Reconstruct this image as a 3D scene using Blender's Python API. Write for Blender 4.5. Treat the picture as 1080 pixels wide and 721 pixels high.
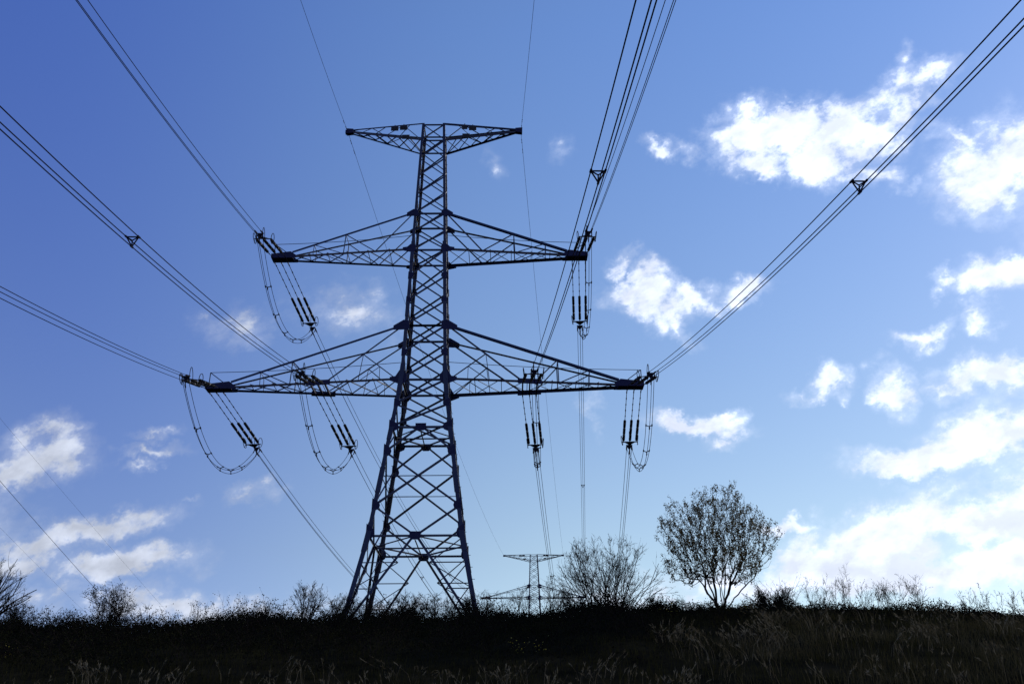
import bpy, math, random
import numpy as np
from mathutils import Vector, Matrix

for o in list(bpy.data.objects):
    bpy.data.objects.remove(o, do_unlink=True)
SC = bpy.context.scene
COL = SC.collection
rnd = random.Random(7)
R = math.radians
V3 = np.array

# ------------------------------------------------------------------ camera
CAM = V3([5.950, -60.229, -8.467])
FPX = 970.8                        # focal length in pixels of a 1080 wide frame
_a, _b, _c = R(25.7466), R(0.2196), R(-0.472)
FW = V3([math.sin(_b) * math.cos(_a), math.cos(_b) * math.cos(_a), math.sin(_a)])
RT = V3([math.cos(_b), -math.sin(_b), 0.0])
UP = np.cross(RT, FW)
RT, UP = RT * math.cos(_c) + UP * math.sin(_c), UP * math.cos(_c) - RT * math.sin(_c)
cd = bpy.data.cameras.new('camera')
cam = bpy.data.objects.new('camera', cd)
COL.objects.link(cam)
cd.sensor_width = 36.0
cd.lens = FPX / 1080 * 36.0
cd.clip_start = 0.1
cd.clip_end = 8000
cam.matrix_world = Matrix((
    (RT[0], UP[0], -FW[0], CAM[0]),
    (RT[1], UP[1], -FW[1], CAM[1]),
    (RT[2], UP[2], -FW[2], CAM[2]),
    (0, 0, 0, 1)))
SC.camera = cam


def ray(px, py):
    d = FW * FPX + RT * (px - 540) - UP * (py - 360.5)
    return d / np.linalg.norm(d)


def at(px, py, Y):
    d = ray(px, py)
    return CAM + d * ((Y - CAM[1]) / d[1])


# ------------------------------------------------------------------ view, sun, sky
SC.view_settings.view_transform = 'Standard'
SC.view_settings.look = 'None'
SC.view_settings.gamma = 1.0
SC.view_settings.use_curve_mapping = False
SC.view_settings.exposure = 0.0
SUN_AZ, SUN_EL = 51.0, 27.0        # azimuth to the right of the line's direction (+Y)
SUN = V3([math.sin(R(SUN_AZ)) * math.cos(R(SUN_EL)), math.cos(R(SUN_AZ)) * math.cos(R(SUN_EL)), math.sin(R(SUN_EL))])
sd = bpy.data.lights.new('sun', 'SUN')
sd.energy = 2.4
sd.angle = R(0.5)
sd.color = (1.0, 0.93, 0.82)
sun = bpy.data.objects.new('sun', sd)
COL.objects.link(sun)
sun.rotation_euler = Vector(-SUN).to_track_quat('-Z', 'Y').to_euler()

SKY_STRENGTH = 0.13
SKY_LOW, SKY_HIGH = (1.32, 1.13, 0.94), (1.12, 1.21, 1.45)   # colour balance of the air near the ridge and high up
world = bpy.data.worlds.new('World')
SC.world = world
world.use_nodes = True
wt = world.node_tree
wt.nodes.clear()
WN = wt.nodes.new


def wl(a, b):
    wt.links.new(a, b)


def wmath(op, a, b=None, c=None, clamp=False):
    n = WN('ShaderNodeMath')
    n.operation = op
    n.use_clamp = clamp
    for i, v in enumerate((a, b, c)):
        if v is None:
            continue
        if isinstance(v, (int, float)):
            n.inputs[i].default_value = v
        else:
            wl(v, n.inputs[i])
    return n.outputs[0]


def wvec(op, a, b):
    n = WN('ShaderNodeVectorMath')
    n.operation = op
    for i, v in enumerate((a, b)):
        if isinstance(v, (tuple, list)):
            n.inputs[i].default_value = v
        else:
            wl(v, n.inputs[i])
    return n.outputs['Value'] if op == 'DOT_PRODUCT' else n.outputs[0]


def wnoise(vec, scale, detail, rough=0.55, lac=2.0):
    n = WN('ShaderNodeTexNoise')
    n.inputs['Scale'].default_value = scale
    n.inputs['Detail'].default_value = detail
    n.inputs['Roughness'].default_value = rough
    n.inputs['Lacunarity'].default_value = lac
    wl(vec, n.inputs['Vector'])
    return n


sky = WN('ShaderNodeTexSky')
sky.sky_type = 'NISHITA'
sky.sun_disc = False
sky.sun_elevation = R(SUN_EL)
sky.sun_rotation = R(SUN_AZ)
sky.air_density = 1.0
sky.dust_density = 0.12
sky.ozone_density = 3.0
sky.altitude = 300
tint = WN('ShaderNodeMix')
tint.data_type = 'RGBA'
tint.blend_type = 'MULTIPLY'
tint.inputs[0].default_value = 1.0
wl(sky.outputs[0], tint.inputs[6])
_tc = WN('ShaderNodeTexCoord')
_sx = WN('ShaderNodeSeparateXYZ')
wl(_tc.outputs['Generated'], _sx.inputs[0])
_mr = WN('ShaderNodeMapRange')
wl(_sx.outputs['Z'], _mr.inputs['Value'])
_mr.inputs['From Min'].default_value = 0.22
_mr.inputs['From Max'].default_value = 0.70
_bal = WN('ShaderNodeMix')
_bal.data_type = 'RGBA'
wl(_mr.outputs[0], _bal.inputs[0])
_bal.inputs[6].default_value = (*SKY_LOW, 1)
_bal.inputs[7].default_value = (*SKY_HIGH, 1)
_ds = WN('ShaderNodeVectorMath')
_ds.operation = 'DOT_PRODUCT'
wl(_tc.outputs['Generated'], _ds.inputs[0])
_ds.inputs[1].default_value = SUN
_mr2 = WN('ShaderNodeMapRange')
_mr2.interpolation_type = 'SMOOTHSTEP'
wl(_ds.outputs['Value'], _mr2.inputs['Value'])
_mr2.inputs['From Min'].default_value = 0.30
_mr2.inputs['From Max'].default_value = 0.72
_bal2 = WN('ShaderNodeMix')                       # the air away from the sun is deeper blue
_bal2.data_type = 'RGBA'
wl(_mr2.outputs[0], _bal2.inputs[0])
_bal2.inputs[6].default_value = (0.64, 0.69, 1.02, 1)
_bal2.inputs[7].default_value = (1.0, 1.0, 1.0, 1)
_bal3 = WN('ShaderNodeMix')
_bal3.data_type = 'RGBA'
_bal3.blend_type = 'MULTIPLY'
_bal3.inputs[0].default_value = 1.0
wl(_bal.outputs[2], _bal3.inputs[6])
wl(_bal2.outputs[2], _bal3.inputs[7])
wl(_bal3.outputs[2], tint.inputs[7])
SKYC = tint.outputs[2]
tc = WN('ShaderNodeTexCoord')
DIR = tc.outputs['Generated']
# bend the directions a little so that the banks of cloud get torn outlines
w1 = wnoise(DIR, 7.0, 6, 0.6)
warp = wvec('SCALE', wvec('SUBTRACT', w1.outputs['Color'], (0.5, 0.5, 0.5)), (0, 0, 0))
warp.node.inputs['Scale'].default_value = 0.12
w2 = wnoise(DIR, 24.0, 5, 0.6)
warp2 = wvec('SCALE', wvec('SUBTRACT', w2.outputs['Color'], (0.5, 0.5, 0.5)), (0, 0, 0))
warp2.node.inputs['Scale'].default_value = 0.045
WDIR = wvec('ADD', wvec('ADD', DIR, warp), warp2)

# every bank of cumulus: where it stands in the sky (seen from the camera), half sizes, tilt, thickness
CLOUDS = [
    # upper right
    (765, 140, 26, 22, 0, 1.0), (802, 132, 32, 20, 0, 1.05), (840, 128, 34, 20, 0, 1.05), (866, 152, 28, 20, 0, 1.0), (905, 128, 42, 20, 32, 1.1),
    (942, 98, 36, 18, 35, 1.05), (985, 84, 32, 14, 22, .95), (955, 62, 13, 15, 0, .75), (902, 172, 26, 11, 10, .8), (800, 160, 30, 10, 0, .75),
    (690, 156, 14, 7, 0, .62), (722, 150, 18, 8, 0, .55), (1045, 190, 62, 40, -8, 1.1), (1015, 140, 50, 12, -10, .7),
    (1075, 165, 45, 40, 0, 1.0), (935, 185, 18, 8, 0, .6),
    # middle right
    (660, 313, 28, 13, 15, .95), (692, 310, 30, 18, 0, 1.0), (728, 303, 28, 12, 0, .95), (714, 332, 22, 10, -40, .85), (652, 287, 14, 7, 0, .6), (757, 312, 16, 7, 0, .7), (792, 301, 24, 10, 0, .95),
    (970, 343, 34, 11, 0, .95), (1065, 306, 42, 18, 0, 1.05), (1006, 301, 20, 8, 0, .8), (1042, 345, 20, 12, 0, .8),
    (868, 413, 22, 12, 35, .95), (838, 430, 22, 6, 0, .6), (938, 400, 19, 22, 30, .92), (1042, 402, 58, 17, 4, 1.1),
    (982, 408, 18, 8, 0, .7), (985, 474, 72, 13, 6, 1.1), (1050, 455, 60, 24, 14, 1.15),
    # great bank low on the right
    (940, 560, 80, 28, 20, 1.3), (1050, 538, 75, 26, 10, 1.3), (890, 594, 80, 22, 14, 1.3), (990, 606, 130, 22, 0, 1.25), (1060, 585, 60, 18, 0, 1.1), (960, 580, 60, 20, 0, 1.1),
    (1150, 570, 90, 80, 0, 1.1), (836, 548, 27, 8, 0, .78), (735, 446, 40, 9, -14, .95), (700, 440, 24, 9, 0, .6),
    (768, 468, 14, 6, 0, .55), (625, 436, 9, 11, 0, .62), (790, 622, 110, 18, 4, .8), (700, 640, 90, 20, 0, .7),
    # left
    (62, 468, 44, 24, 0, 1.0), (35, 492, 36, 12, 0, .85), (172, 457, 22, 6, 0, .66), (165, 472, 36, 6, -4, .70),
    (154, 486, 16, 5, 0, .55), (258, 523, 24, 10, -8, .85), (184, 529, 9, 4, 0, .52), (80, 554, 76, 15, 8, 1.15),
    (18, 578, 46, 13, 0, 1.0), (128, 593, 58, 13, 2, 1.1), (50, 622, 70, 12, 0, .72), (190, 642, 120, 17, -2, .9),
    (300, 638, 70, 14, 0, .8), (400, 648, 80, 14, 0, .6), (265, 342, 36, 18, 0, .68), (366, 326, 44, 20, 0, .66),
    (388, 312, 16, 14, 0, .55), (520, 187, 10, 12, 0, .42), (582, 155, 12, 9, 0, .36),
    (-60, 560, 90, 60, 0, .8), (1200, 420, 80, 40, 0, .9), (1220, 250, 90, 40, 0, .9), (-140, 420, 70, 24, 0, .7),
]
acc = None
for (px, py, rx, ry, rot, wgt) in CLOUDS:
    c = ray(px, py)
    u = ray(px + 1, py) - c
    ku = np.linalg.norm(u)
    u /= ku
    v = ray(px, py - 1) - c
    v -= u * (v @ u)
    kv = np.linalg.norm(v)
    v /= kv
    a = R(rot)
    uu, vv = u * math.cos(a) + v * math.sin(a), v * math.cos(a) - u * math.sin(a)
    n = np.cross(uu, vv)
    m = Matrix(((uu[0], vv[0], n[0]), (uu[1], vv[1], n[1]), (uu[2], vv[2], n[2])))
    mp = WN('ShaderNodeMapping')
    mp.vector_type = 'TEXTURE'
    mp.inputs['Location'].default_value = c
    mp.inputs['Rotation'].default_value = m.to_euler()
    mp.inputs['Scale'].default_value = (rx * ku * 1.9, ry * kv * 1.9, 1.0)
    wl(WDIR, mp.inputs['Vector'])
    g = WN('ShaderNodeTexGradient')
    g.gradient_type = 'SPHERICAL'
    wl(mp.outputs[0], g.inputs[0])
    s = wmath('MULTIPLY', g.outputs['Fac'], wgt)
    acc = s if acc is None else wmath('MAXIMUM', acc, s)
_st = RT * .93 + UP * .37                        # the wind draws the clouds out along this direction
_al = wmath('MULTIPLY', wvec('DOT_PRODUCT', DIR, tuple(_st)), -0.42)
_sv = wvec('SCALE', tuple(_st), (0, 0, 0))
wl(_al, _sv.node.inputs['Scale'])
stretch = wvec('ADD', DIR, _sv)
fb = wnoise(stretch, 16.0, 13, 0.66)
fbs = wnoise(wvec('ADD', stretch, tuple(SUN * 0.010 + V3([0, 0, 0.006]))), 26.0, 6, 0.55)
fb0 = wnoise(stretch, 26.0, 6, 0.55)
fine = wnoise(stretch, 62.0, 9, 0.62)
dens = wmath('MULTIPLY_ADD', wmath('SUBTRACT', fine.outputs['Fac'], 0.5), 1.7, wmath('ADD', wmath('MULTIPLY', acc, 1.8), wmath('MULTIPLY', wmath('SUBTRACT', fb.outputs['Fac'], 0.5), 3.1)))
mr = WN('ShaderNodeMapRange')
mr.interpolation_type = 'SMOOTHSTEP'
wl(dens, mr.inputs['Value'])
mr.inputs['From Min'].default_value = 0.52
mr.inputs['From Max'].default_value = 1.52
gate = wmath('MULTIPLY', acc, 6.0, clamp=True)
veil = WN('ShaderNodeMapRange')                  # thin torn vapour round the banks
veil.interpolation_type = 'SMOOTHSTEP'
wl(dens, veil.inputs['Value'])
veil.inputs['From Min'].default_value = -0.15
veil.inputs['From Max'].default_value = 1.3
veil.inputs['To Max'].default_value = 0.30
gate2 = wmath('MULTIPLY', acc, 2.6, clamp=True)
MASK = wmath('MAXIMUM', wmath('MULTIPLY', wmath('MULTIPLY', mr.outputs[0], gate), 0.96), wmath('MULTIPLY', veil.outputs[0], gate2))
# cloud brightness: forward scattering towards the sun and relief in the billows
sdot = wvec('DOT_PRODUCT', DIR, tuple(SUN))
glow = WN('ShaderNodeMapRange')
wl(sdot, glow.inputs['Value'])
glow.inputs['From Min'].default_value = 0.50
glow.inputs['From Max'].default_value = 0.90
glow.inputs['To Min'].default_value = 0.74
glow.inputs['To Max'].default_value = 1.26
relief = wmath('MAXIMUM', wmath('MULTIPLY_ADD', wmath('SUBTRACT', fb0.outputs['Fac'], fbs.outputs['Fac']), 1.4, 1.0), 0.86)
thick = WN('ShaderNodeMapRange')
wl(dens, thick.inputs['Value'])
thick.inputs['From Min'].default_value = 1.0
thick.inputs['From Max'].default_value = 2.6
thick.inputs['To Min'].default_value = 1.04
thick.inputs['To Max'].default_value = 0.90
bright = wmath('MULTIPLY', wmath('MULTIPLY', glow.outputs[0], relief), thick.outputs[0])
ccol = wvec('SCALE', (0.82, 0.89, 1.06), (0, 0, 0))
wl(wmath('MULTIPLY', bright, 1.0 / SKY_STRENGTH), ccol.node.inputs['Scale'])
cm = WN('ShaderNodeMix')
cm.data_type = 'RGBA'
wl(MASK, cm.inputs[0])
wl(SKYC, cm.inputs[6])
wl(ccol, cm.inputs[7])
bg = WN('ShaderNodeBackground')
bg.inputs['Strength'].default_value = SKY_STRENGTH
wl(cm.outputs[2], bg.inputs['Color'])
wo = WN('ShaderNodeOutputWorld')
wl(bg.outputs[0], wo.inputs['Surface'])
world.cycles.sampling_method = 'MANUAL'
world.cycles.sample_map_resolution = 512


# ------------------------------------------------------------------ helpers
class MB:
    """collects boxes, bars, tubes and sheets for ONE mesh object"""
    def __init__(s):
        s.v, s.f, s.n = [], [], 0

    def add(s, verts, faces):
        s.v.append(np.asarray(verts, float).reshape(-1, 3))
        k = s.n
        s.f.extend([[i + k for i in f] for f in faces])
        s.n += len(s.v[-1])

    def loft(s, a, b):
        """closed prism between two equal polygons"""
        k = len(a)
        fs = [[i, (i + 1) % k, k + (i + 1) % k, k + i] for i in range(k)]
        fs += [list(range(k))[::-1], list(range(k, 2 * k))]
        s.add(np.vstack([a, b]), fs)

    def angle(s, p0, p1, w, hint, t=None, flip=1):
        """steel angle (L section) from p0 to p1; one flange lies across hint, the other along it"""
        p0, p1, hint = V3(p0, float), V3(p1, float), V3(hint, float)
        d = p1 - p0
        L = np.linalg.norm(d)
        d /= L
        b = hint - d * (hint @ d)
        b /= np.linalg.norm(b)
        a = np.cross(d, b) * flip
        t = t or max(0.012, w * 0.12)
        prof = [(-w / 2, 0), (w / 2, 0), (w / 2, t), (-w / 2 + t, t), (-w / 2 + t, w * .85), (-w / 2, w * .85)]
        if flip < 0:
            prof = prof[::-1]
        A = V3([p0 + a * x + b * y for x, y in prof])
        s.loft(A[::-1], A[::-1] + d * L)

    def tube(s, pts, r, k=6):
        pts = V3(pts, float)
        n = len(pts)
        r = np.full(n, r) if np.isscalar(r) else V3(r)
        tg = np.gradient(pts, axis=0)
        tg /= np.linalg.norm(tg, axis=1)[:, None] + 1e-12
        ref = V3([0, 0, 1.0]) if abs(tg[:, 2]).max() < 0.95 else V3([0.31, 0.95, 0.05])
        u = np.cross(tg, ref)
        u /= np.linalg.norm(u, axis=1)[:, None] + 1e-12
        w = np.cross(tg, u)
        ang = np.arange(k) * 2 * math.pi / k
        ring = (pts[:, None, :] + r[:, None, None] * (np.cos(ang)[None, :, None] * u[:, None, :] + np.sin(ang)[None, :, None] * w[:, None, :]))
        fs = []
        for i in range(n - 1):
            for j in range(k):
                q = (j + 1) % k
                fs.append([i * k + j, (i + 1) * k + j, (i + 1) * k + q, i * k + q])
        fs.append(list(range(k)))
        fs.append([(n - 1) * k + j for j in range(k)][::-1])
        s.add(ring.reshape(-1, 3), fs)

    def plate(s, poly, nrm, t):
        poly, nrm = V3(poly, float), V3(nrm, float)
        nrm = nrm / np.linalg.norm(nrm)
        s.loft(poly - nrm * t / 2, poly + nrm * t / 2)

    def box(s, lo, hi):
        x0, y0, z0 = lo
        x1, y1, z1 = hi
        s.loft(V3([(x0, y0, z0), (x0, y1, z0), (x1, y1, z0), (x1, y0, z0)]), V3([(x0, y0, z1), (x0, y1, z1), (x1, y1, z1), (x1, y0, z1)]))

    def build(s, name, m, parent=None, smooth=False):
        me = bpy.data.meshes.new(name)
        me.from_pydata(np.vstack(s.v).tolist(), [], s.f)
        me.materials.append(m)
        if smooth:
            me.shade_smooth()
        me.update()
        o = bpy.data.objects.new(name, me)
        COL.objects.link(o)
        if parent is not None:
            o.parent = parent
        return o


def empty(name, loc=(0, 0, 0)):
    o = bpy.data.objects.new(name, None)
    o.empty_display_size = 0.3
    o.location = loc
    COL.objects.link(o)
    return o


def tag(o, label=None, cat=None, group=None, kind=None):
    if label:
        o['label'] = label
    if cat:
        o['category'] = cat
    if group:
        o['group'] = group
    if kind:
        o['kind'] = kind
    return o


def copy_tree(o, parent=None):
    c = o.copy()
    COL.objects.link(c)
    c.parent = parent
    for ch in list(o.children):
        copy_tree(ch, c)
    return c


def mat(name, c1, c2=None, scale=3.0, rough=0.7, metal=0.0, detail=6, bump=0.0, trans=None, spec=0.4, pos=(0.35, 0.65)):
    m = bpy.data.materials.new(name)
    m.use_nodes = True
    nt = m.node_tree
    b = nt.nodes['Principled BSDF']
    b.inputs['Roughness'].default_value = rough
    b.inputs['Metallic'].default_value = metal
    b.inputs['Specular IOR Level'].default_value = spec
    b.inputs['Base Color'].default_value = (*c1, 1)
    if c2 is not None:
        t = nt.nodes.new('ShaderNodeTexCoord')
        n = nt.nodes.new('ShaderNodeTexNoise')
        n.inputs['Scale'].default_value = scale
        n.inputs['Detail'].default_value = detail
        n.inputs['Roughness'].default_value = 0.65
        nt.links.new(t.outputs['Object'], n.inputs['Vector'])
        r = nt.nodes.new('ShaderNodeValToRGB')
        r.color_ramp.elements[0].position = pos[0]
        r.color_ramp.elements[1].position = pos[1]
        r.color_ramp.elements[0].color = (*c1, 1)
        r.color_ramp.elements[1].color = (*c2, 1)
        nt.links.new(n.outputs['Fac'], r.inputs[0])
        nt.links.new(r.outputs[0], b.inputs['Base Color'])
        if bump:
            bm = nt.nodes.new('ShaderNodeBump')
            bm.inputs['Strength'].default_value = bump
            nt.links.new(n.outputs['Fac'], bm.inputs['Height'])
            nt.links.new(bm.outputs[0], b.inputs['Normal'])
    if trans:
        tr = nt.nodes.new('ShaderNodeBsdfTranslucent')
        tr.inputs['Color'].default_value = (*trans, 1)
        ad = nt.nodes.new('ShaderNodeMixShader')
        ad.inputs[0].default_value = 0.35
        nt.links.new(b.outputs[0], ad.inputs[1])
        nt.links.new(tr.outputs[0], ad.inputs[2])
        nt.links.new(ad.outputs[0], nt.nodes['Material Output'].inputs['Surface'])
    return m


M_STEEL = mat('navy_steel', (0.006, 0.008, 0.033), (0.013, 0.014, 0.045), 1.4, 0.45, spec=0.5)  # near-black navy base colour with slight noise, for legs, bracing and arms
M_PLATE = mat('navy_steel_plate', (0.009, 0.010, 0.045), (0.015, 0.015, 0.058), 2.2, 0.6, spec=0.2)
M_SIGN = mat('weathered_marker_plate', (0.010, 0.010, 0.014), (0.035, 0.030, 0.032), 6.0, 0.6)
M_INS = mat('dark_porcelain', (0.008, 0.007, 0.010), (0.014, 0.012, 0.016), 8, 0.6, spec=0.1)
M_CAP = mat('insulator_cap_metal', (0.30, 0.30, 0.33), None, rough=0.6, spec=0.3)
M_HARD = mat('line_hardware', (0.012, 0.012, 0.025), (0.024, 0.024, 0.04), 5, 0.8, spec=0.05)
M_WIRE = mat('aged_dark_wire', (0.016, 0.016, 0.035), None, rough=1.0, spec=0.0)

# ------------------------------------------------------------------ ground: a bank with a plateau behind it
YC = -18.0
_tab = [(-700, 668), (-200, 664), (0, 663), (60, 665), (100, 667), (150, 668), (200, 665), (260, 661), (300, 659), (360, 658), (430, 657), (500, 656),
        (560, 653), (600, 651), (650, 647), (700, 644), (760, 642), (830, 641), (900, 642), (960, 643), (1000, 645), (1040, 647), (1080, 650), (1300, 664), (1800, 690)]
_cx = V3([at(a, b, YC)[0] for a, b in _tab])
_cz = V3([at(a, b, YC)[2] for a, b in _tab])


def sm(t):
    t = np.clip(t, 0, 1)
    return t * t * (3 - 2 * t)


def gz(x, y):
    x, y = np.asarray(x, float), np.asarray(y, float)
    zc = np.interp(x, _cx, _cz)
    s = np.clip((YC - y) / 28.0, 0, 1)
    bank = zc + (-9.95 - zc) * s ** 1.1
    flat = -9.95 - np.clip((YC - 28 - y) / 60.0, 0, 1) * 1.2
    top = zc + (-0.45 - zc) * sm((y - YC) / 14.0)
    top = top + 8.7 * sm((y - 10) / 140.0)
    z = np.where(y > YC, top, np.where(s < 1, bank, flat))
    near = np.clip(1 - np.abs(y + 30) / 60, 0, 1)
    bumps = 0.06 * np.sin(x * 0.9 + 1.3 * np.sin(y * 0.7)) + 0.02 * np.sin(x * 2.1 + y * 1.1)
    return z + bumps * near * np.where(y > YC - 1.5, 0.25, 1.0)


def grid_axis(segs):
    out = []
    for a, b, n in segs:
        out += list(np.linspace(a, b, n, endpoint=False))
    return V3(out + [segs[-1][1]])


gx = grid_axis([(-4000, -300, 12), (-300, -40, 40), (-40, 45, 240), (45, 300, 40), (300, 4000, 12)])
gy = grid_axis([(-400, -70, 20), (-70, -48, 20), (-48, -14, 130), (-14, 10, 40), (10, 200, 40), (200, 5000, 16)])
GX, GY = np.meshgrid(gx, gy)
GZ = gz(GX, GY)
nx, ny = len(gx), len(gy)
gv = np.stack([GX.ravel(), GY.ravel(), GZ.ravel()], 1)
idx = np.arange(nx * ny).reshape(ny, nx)
gf = np.stack([idx[:-1, :-1], idx[:-1, 1:], idx[1:, 1:], idx[1:, :-1]], -1).reshape(-1, 4)
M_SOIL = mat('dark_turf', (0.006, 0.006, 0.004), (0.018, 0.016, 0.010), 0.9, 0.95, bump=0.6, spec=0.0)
me = bpy.data.meshes.new('hillside_ground')
me.from_pydata(gv.tolist(), [], gf.tolist())
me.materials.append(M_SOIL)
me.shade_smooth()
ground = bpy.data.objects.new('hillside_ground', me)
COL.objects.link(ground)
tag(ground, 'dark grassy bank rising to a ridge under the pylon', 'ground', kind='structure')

# ------------------------------------------------------------------ pylon
LEV = [(-0.9, 8.72), (5.739, 6.14), (17.025, 3.259), (27.758, 2.618), (39.755, 1.853)]
ZD, ZLB, ZLT, ZUB, ZUT, ZTB, ZTT = 5.76, 17.02, 21.28, 27.70, 31.01, 38.11, 39.76
TIPX, UTIPX, TTIPX, INX = 15.5, 11.98, 7.05, 7.4


def W(z):
    return float(np.interp(z, [a for a, b in LEV], [b for a, b in LEV]))


FACES = [(V3([0, -1, 0]), V3([1, 0, 0])), (V3([0, 1, 0]), V3([1, 0, 0])), (V3([-1, 0, 0]), V3([0, 1, 0])), (V3([1, 0, 0]), V3([0, 1, 0]))]


def FP(face, u, z, inset=0.0):
    n, t = face
    h = W(z) / 2
    return n * (h - inset) + t * (u * h) + V3([0, 0, z])


def make_pylon():
    root = empty('power_pylon')
    # legs with splice plates and step bolts
    zs = [-0.9, 5.739, 17.025, 27.758, 39.80]
    ws = [0.29, 0.27, 0.24, 0.20]
    for sx in (-1, 1):
        for sy in (-1, 1):
            m = MB()

            def P(z):
                return V3([sx * W(z) / 2, sy * W(z) / 2, z])

            def sect(z, w, off):
                t = 0.035 + off
                c = P(z) + V3([sx * off, sy * off, 0])
                pr = [(0, 0), (-sx * w, 0), (-sx * w, -sy * t), (-sx * t, -sy * t), (-sx * t, -sy * w), (0, -sy * w)]
                q = V3([c + V3([a, b, 0]) for a, b in pr])
                return q if sx * sy < 0 else q[::-1]
            for i in range(4):
                m.loft(sect(zs[i], ws[i], 0), sect(zs[i + 1], ws[i], 0))
            for z0, z1, w in ((4.7, 6.6, .36), (8.6, 10.4, .34), (12.4, 14.0, .33), (15.8, 18.2, .33), (22.0, 23.2, .28), (26.6, 28.4, .29)):
                m.loft(sect(z0, w, .025), sect(z1, w, .025))
            if (sx, sy) in ((1, -1), (-1, 1)):
                z = 2.5
                k = 0
                while z < 39:
                    p = P(z)
                    d = V3([sx, 0, 0]) if k % 2 else V3([0, sy, 0])
                    m.tube([p - d * .02, p + d * 0.17], 0.016, 4)
                    z += 0.38
                    k += 1
            m.box((sx * W(-.3) / 2 - .35, sy * W(-.3) / 2 - .35, -1.3), (sx * W(-.3) / 2 + .35, sy * W(-.3) / 2 + .35, -0.25))
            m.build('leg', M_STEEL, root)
    # face bracing, one part per face and stage
    stages = [
        ('base', [], 0.16), ('skirt', [], 0.15),
        ('waist', [13.34, 15.11, 17.02], 0.14), ('lower', [17.02, 19.12, 21.28], 0.135),
        ('shaft', [21.28, 23.32, 25.41, 27.70], 0.125), ('upper', [27.70, 29.31, 31.01], 0.12),
        ('neck', [31.01, 32.75, 34.53, 36.30, 38.11, 39.76], 0.10)]
    Z2, Z1, ZM = 7.73, 11.52, 13.34
    for face in FACES:
        n = face[0]
        for nm, lv, w in stages:
            m = MB()

            def bar(u0, z0, u1, z1, ww=w, ins=0.03, flip=1):
                m.angle(FP(face, u0, z0, ins), FP(face, u1, z1, ins), ww * .88, -n, flip=flip)
            if nm == 'base':
                bar(-.02, ZD, -.985, -0.4, .17)
                bar(.02, ZD, .985, -0.4, .17, .06)
                bar(-.97, ZD - .02, .97, ZD - .02, .14, .10)
                for s in (-1, 1):
                    for zz in (4.0, 2.35):
                        uv = s * (ZD - zz) / (ZD + 0.4)
                        bar(uv, zz, s * .98, zz, .07, .12)
                    bar(s * (ZD - 4.0) / (ZD + .4), 4.0, s * .98, ZD - .1, .07, .15)
                    bar(s * (ZD - 2.35) / (ZD + .4), 2.35, s * .98, 4.0, .07, .15)
                    bar(s * (ZD - 4.0) / (ZD + .4), 4.0, s * .98, 2.35, .06, .18)
            elif nm == 'skirt':
                bar(-.02, ZD, -.98, Z2, .14)
                bar(.02, ZD, .98, Z2, .14, .05)
                bar(-.98, Z2, .98, Z1, .15)
                bar(.98, Z2, -.98, Z1, .15, .09)
                bar(-.98, Z1, -.02, ZM, .14)
                bar(.98, Z1, .02, ZM, .14, .05)
                zc = Z2 + (Z1 - Z2) * (W(Z2) / (W(Z2) + W(Z1)))
                bar(-.98, zc, -.02, zc, .06, .12)
                bar(.98, zc, .02, zc, .06, .12)
                bar(-.98, ZM, .98, ZM, .13, .12)
            else:
                for a, b in zip(lv[:-1], lv[1:]):
                    bar(-.97, a + .03, .97, b - .03, w, .03)
                    bar(.97, a + .03, -.97, b - .03, w, .06 + w * .2)
                for zz in ([lv[0]] if nm != 'neck' else [38.11, 39.72]):
                    bar(-.98, zz, .98, zz, w * 1.15, .10)
                if nm in ('lower', 'upper'):
                    bar(-.98, lv[-1], .98, lv[-1], w * 1.15, .10)
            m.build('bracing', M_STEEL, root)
    # horizontal frames inside the body
    for z in (ZD, ZM):
        m = MB()
        h = W(z) / 2 - .14
        q = [(0, -h), (h, 0), (0, h), (-h, 0)]
        for i in range(4):
            a, b = q[i], q[(i + 1) % 4]
            m.angle((*a, z - .05), (*b, z - .05), .10, (0, 0, 1))
        m.angle((-h, 0, z - .17), (h, 0, z - .17), .12, (0, 0, 1))
        m.angle((0, -h, z - .30), (0, h, z - .30), .08, (0, 0, 1))
        m.build('diaphragm', M_STEEL, root)
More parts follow.
